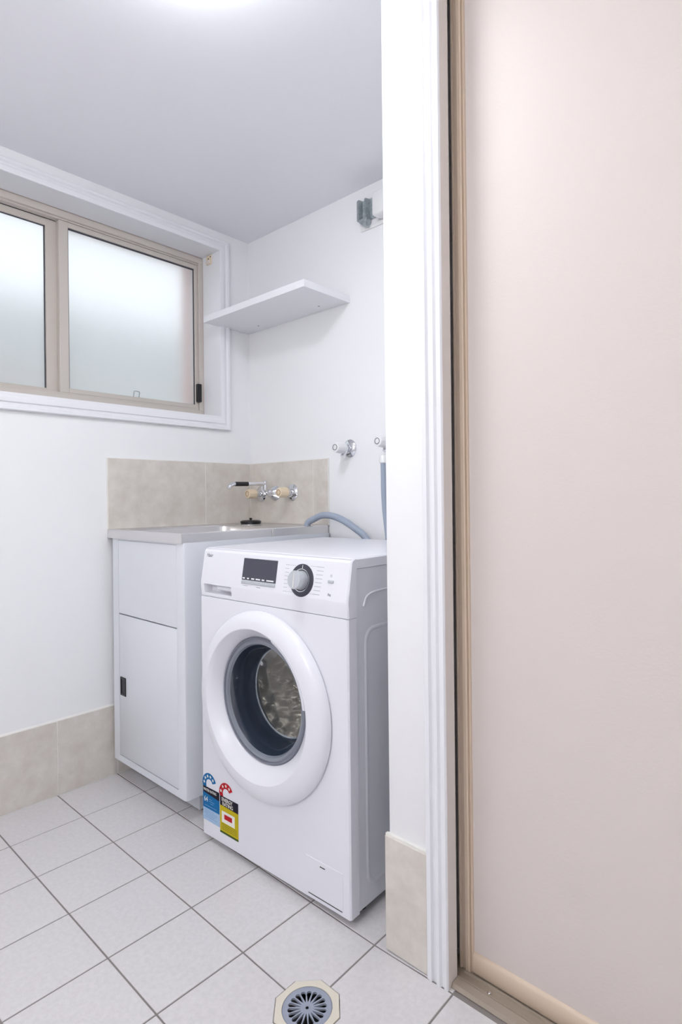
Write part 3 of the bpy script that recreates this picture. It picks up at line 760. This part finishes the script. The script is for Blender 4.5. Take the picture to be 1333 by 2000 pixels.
lathe('bowl_rim', [(.1298, -.0845), (.1275, -.0895), (.1250, -.0885)], (DC[0], 0, DC[1]), mat('glass_edge', (200, 205, 210), .15, metal=.6), door, n=72, cap=False)
lathe('glass_end', [(.1262, -.0880), (.110, -.0920), (.06, -.0955), (0, -.097)], (DC[0], 0, DC[1]), BOWLEND, door, n=64, cap=False)
lathe('gasket', [(.205, -.028), (.190, -.020), (.180, -.030), (.172, -.060), (.168, -.095), (.158, -.118), (.168, -.130), (.19, -.135)], (DC[0], 0, DC[1]), GASKET, wm, n=64, cap=False)
# drum with pressed wave ribs and paddles
bm = bmesh.new(); n = 260; rings = []
c = Vector((DC[0], 0, DC[1]))
hs = [.128+.022*i for i in range(15)]
R_ = .232
def ringd(r0, y, wav):
    out = []
    for i in range(n):
        a = 2*pi*i/n; r_ = r0
        if wav: r_ -= 0.012*max(0, sin(26*a+2.6*(1 if (y*1000) % 75 < 37 else 0)))**.7
        out.append(bm.verts.new((c.x+r_*cos(a), y, c.z+r_*sin(a))))
    return out
def ringb(r0, q):
    out = []
    for i in range(n):
        x_, z_ = r0*cos(2*pi*i/n), r0*sin(2*pi*i/n)
        step = .016*(1 if (q//4) % 2 else 0)+.25*x_
        y_ = .325+.010*math.tanh(2*sin((z_+step)*2*pi/.040)) if r0 > .03 else .318
        out.append(bm.verts.new((c.x+x_, y_, c.z+z_)))
    return out
rings = [ringd(.165, .124, 0), ringd(.20, .125, 0), ringd(.226, .128, 0)]+[ringd(R_, y, 1) for y in [.14+.0125*i for i in range(14)]]+[ringd(.225, .330, 0)]+[ringb(.220-.0040*q, q//2) for q in range(50)]
for A, B in zip(rings, rings[1:]):
    for i in range(n): bm.faces.new((A[i], B[i], B[(i+1) % n], A[(i+1) % n]))
bm.faces.new(rings[-1])
dm = fin('drum', bm, DRUM, wm, 60)
for k in range(3):
    a = math.radians(172+120*k); bm = bmesh.new(); A = []
    for y in (.15, .17, .29, .318):
        hgt = .05 if .16 < y < .30 else .012
        A.append([bm.verts.new((c.x+(R_-hh)*cos(a+da), y, c.z+(R_-hh)*sin(a+da))) for da, hh in ((-.17, 0), (-.07, hgt*.8), (0, hgt), (.07, hgt*.8), (.17, 0))])
    for i in range(3):
        for m_ in range(4): bm.faces.new((A[i][m_], A[i][m_+1], A[i+1][m_+1], A[i+1][m_]))
    bm.faces.new(A[0]); bm.faces.new(A[-1][::-1])
    fin('paddle', bm, DRUM, dm, 60)

# ---- stickers on the machine front (flat printed labels)
def plate(name, poly, y, m, parent, th=.0004):
    return prism(name, poly, 'y', y, y-th, m, parent)
def arcband(cx, cz, r0, r1, a0, a1, n=20):
    p = [(cx+r1*cos(math.radians(a0+(a1-a0)*i/n)), cz+r1*sin(math.radians(a0+(a1-a0)*i/n))) for i in range(n+1)]
    p += [(cx+r0*cos(math.radians(a1+(a0-a1)*i/n)), cz+r0*sin(math.radians(a1+(a0-a1)*i/n))) for i in range(n+1)]
    return p
def star(cx, cz, r):
    return [(cx+(r if k % 2 == 0 else r*.42)*sin(pi*k/5), cz+(r if k % 2 == 0 else r*.42)*cos(pi*k/5)) for k in range(10)]
TX = Matrix.Rotation(pi/2, 4, 'X')
ws = plate('water_rating_label', [(.0035, .0615), (.0845, .0615), (.0845, .1625), (.0035, .1625)], -.0003, SBLACK, wm)
ws['label'] = 'blue water rating label'
plate('blue_field', [(.0035, .0985), (.0845, .0985), (.0845, .1375), (.0035, .1445)], -.0006, SBLUE, ws)
plate('pale_field', [(.0035, .0615), (.0845, .0615), (.0845, .0985), (.0035, .0985)], -.0006, SLBLUE, ws)
plate('star_arch', arcband(.0355, .172, .0165, .0345, 186, 22), -.0003, SBLUE, ws)
plate('star_arch_foot', [(.0035, .1625), (.0200, .1625), (.0195, .172), (.0012, .172)], -.0003, SBLUE, ws)
for ad in (172, 140, 108, 76, 44): plate('star', star(.0355+.0255*cos(math.radians(ad)), .172+.0255*sin(math.radians(ad)), .0058), -.0007, SWHT, ws)
textmesh('rating_heading', 'WATER RATING', .0112, SWHT, ws, Matrix.Translation((.0060, -.0007, .1495)) @ TX, bold=.0001, sx=.78)
textmesh('rating_number', '64', .0230, SWHT, ws, Matrix.Translation((.0085, -.0010, .1180)) @ TX, sx=.85)
bm = bmesh.new()
for u0, u1, z0 in ((.034, .048, .128), (.034, .060, .122), (.040, .056, .116), (.012, .070, .106), (.010, .060, .092), (.012, .074, .087), (.010, .070, .082), (.016, .060, .077), (.012, .074, .072)): addbox(bm, u0, u1, -.0011, -.0009, z0, z0+.0014)
fin('fine_print', bm, mat('sticker_fine_print', (120, 160, 205), .5), ws)['kind'] = 'stuff'
es = plate('energy_rating_label', [(.0878, .0500), (.1728, .0500), (.1728, .1585), (.0878, .1585)], -.0003, SBLACK, wm)
es['label'] = 'yellow and red energy rating label'
plate('yellow_field', [(.0878, .0560), (.1728, .0560), (.1728, .1290), (.0878, .1310)], -.0006, SYEL, es)
plate('green_strip', [(.0878, .0500), (.1728, .0500), (.1728, .0560), (.0878, .0560)], -.0006, SGRN, es)
plate('star_arch', arcband(.1175, .1680, .0165, .0335, 186, 30), -.0003, SRED, es)
plate('star_arch_foot', [(.0878, .1585), (.1030, .1585), (.1012, .1680), (.0842, .1680)], -.0003, SRED, es)
for ad in (168, 128, 92, 55): plate('star', star(.1175+.0250*cos(math.radians(ad)), .1680+.0250*sin(math.radians(ad)), .0058), -.0007, SWHT, es)
textmesh('rating_heading', 'ENERGY', .0150, SWHT, es, Matrix.Translation((.0955, -.0007, .1452)) @ TX, bold=.0002, sx=.92)
textmesh('rating_heading', 'RATING', .0150, SWHT, es, Matrix.Translation((.0990, -.0007, .1325)) @ TX, bold=.0002, sx=.92)
wbx = plate('figure_box', [(.0965, .0830), (.1570, .0830), (.1570, .1160), (.0965, .1160)], -.0009, SWHT, es)
plate('red_figure', [(.1090, .0945), (.1450, .0945), (.1450, .1085), (.1090, .1085)], -.0013, SRED, wbx) if False else None
plate('red_figure', [(.1090, .0945), (.1450, .0945), (.1450, .1085), (.1090, .1085)], -.0013, SRED, es)
bm = bmesh.new()
for z0 in (.064, .069, .074, .079): addbox(bm, .095, .166, -.0011, -.0009, z0-.001, z0)
fin('fine_print', bm, SGRN, es)['kind'] = 'stuff'

# ================================================================ LAMPS
def oyster(x, y, r, power, col, label):
    t = empty('ceiling_light', (x, y, ZC), 0, label, 'lamp')
    lathe('base', [(r*.93, 0), (r*.93, .022), (0, .022)], (0, 0, -.0005), WHITEP, t, (0, 0, -1), 48)
    area = 2*pi*r*r*.75
    lathe('diffuser', [(r, .020), (r, .023)]+[(r*cos(pi/2*k/4), .023+.040*sin(pi/2*k/4)) for k in range(1, 5)], (0, 0, 0), emis('lamp_diffuser', col, power), t, (0, 0, -1), 20, angle=80)
    return t
oyster(1.15, -1.035, .150, LAMP_POWER, (.94, .985, 1.0), 'round opal ceiling light above the laundry floor')
pl = empty('fill_pendant', (1.65, -2.55, ZC), 0, 'opal globe fill light added behind the viewpoint', 'lamp')  # unseen fill lamp, added for even light from the front
lathe('ceiling_rose', [(.05, 0), (.05, .012), (.015, .03), (0, .03)], (0, 0, -.0005), WHITEP, pl, (0, 0, -1), 24)
tube('cord', [(0, 0, -.02), (0, 0, -.42)], .003, WHITEP, pl, 8)
lathe('globe', [(0, .40)]+[(.15*sin(pi*k/8), .55-.15*cos(pi*k/8)) for k in range(1, 8)]+[(0, .70)], (0, 0, 0), emis('fill_globe_emission', (1.0, .985, .95), FILL_POWER), pl, (0, 0, -1), 16, angle=80)
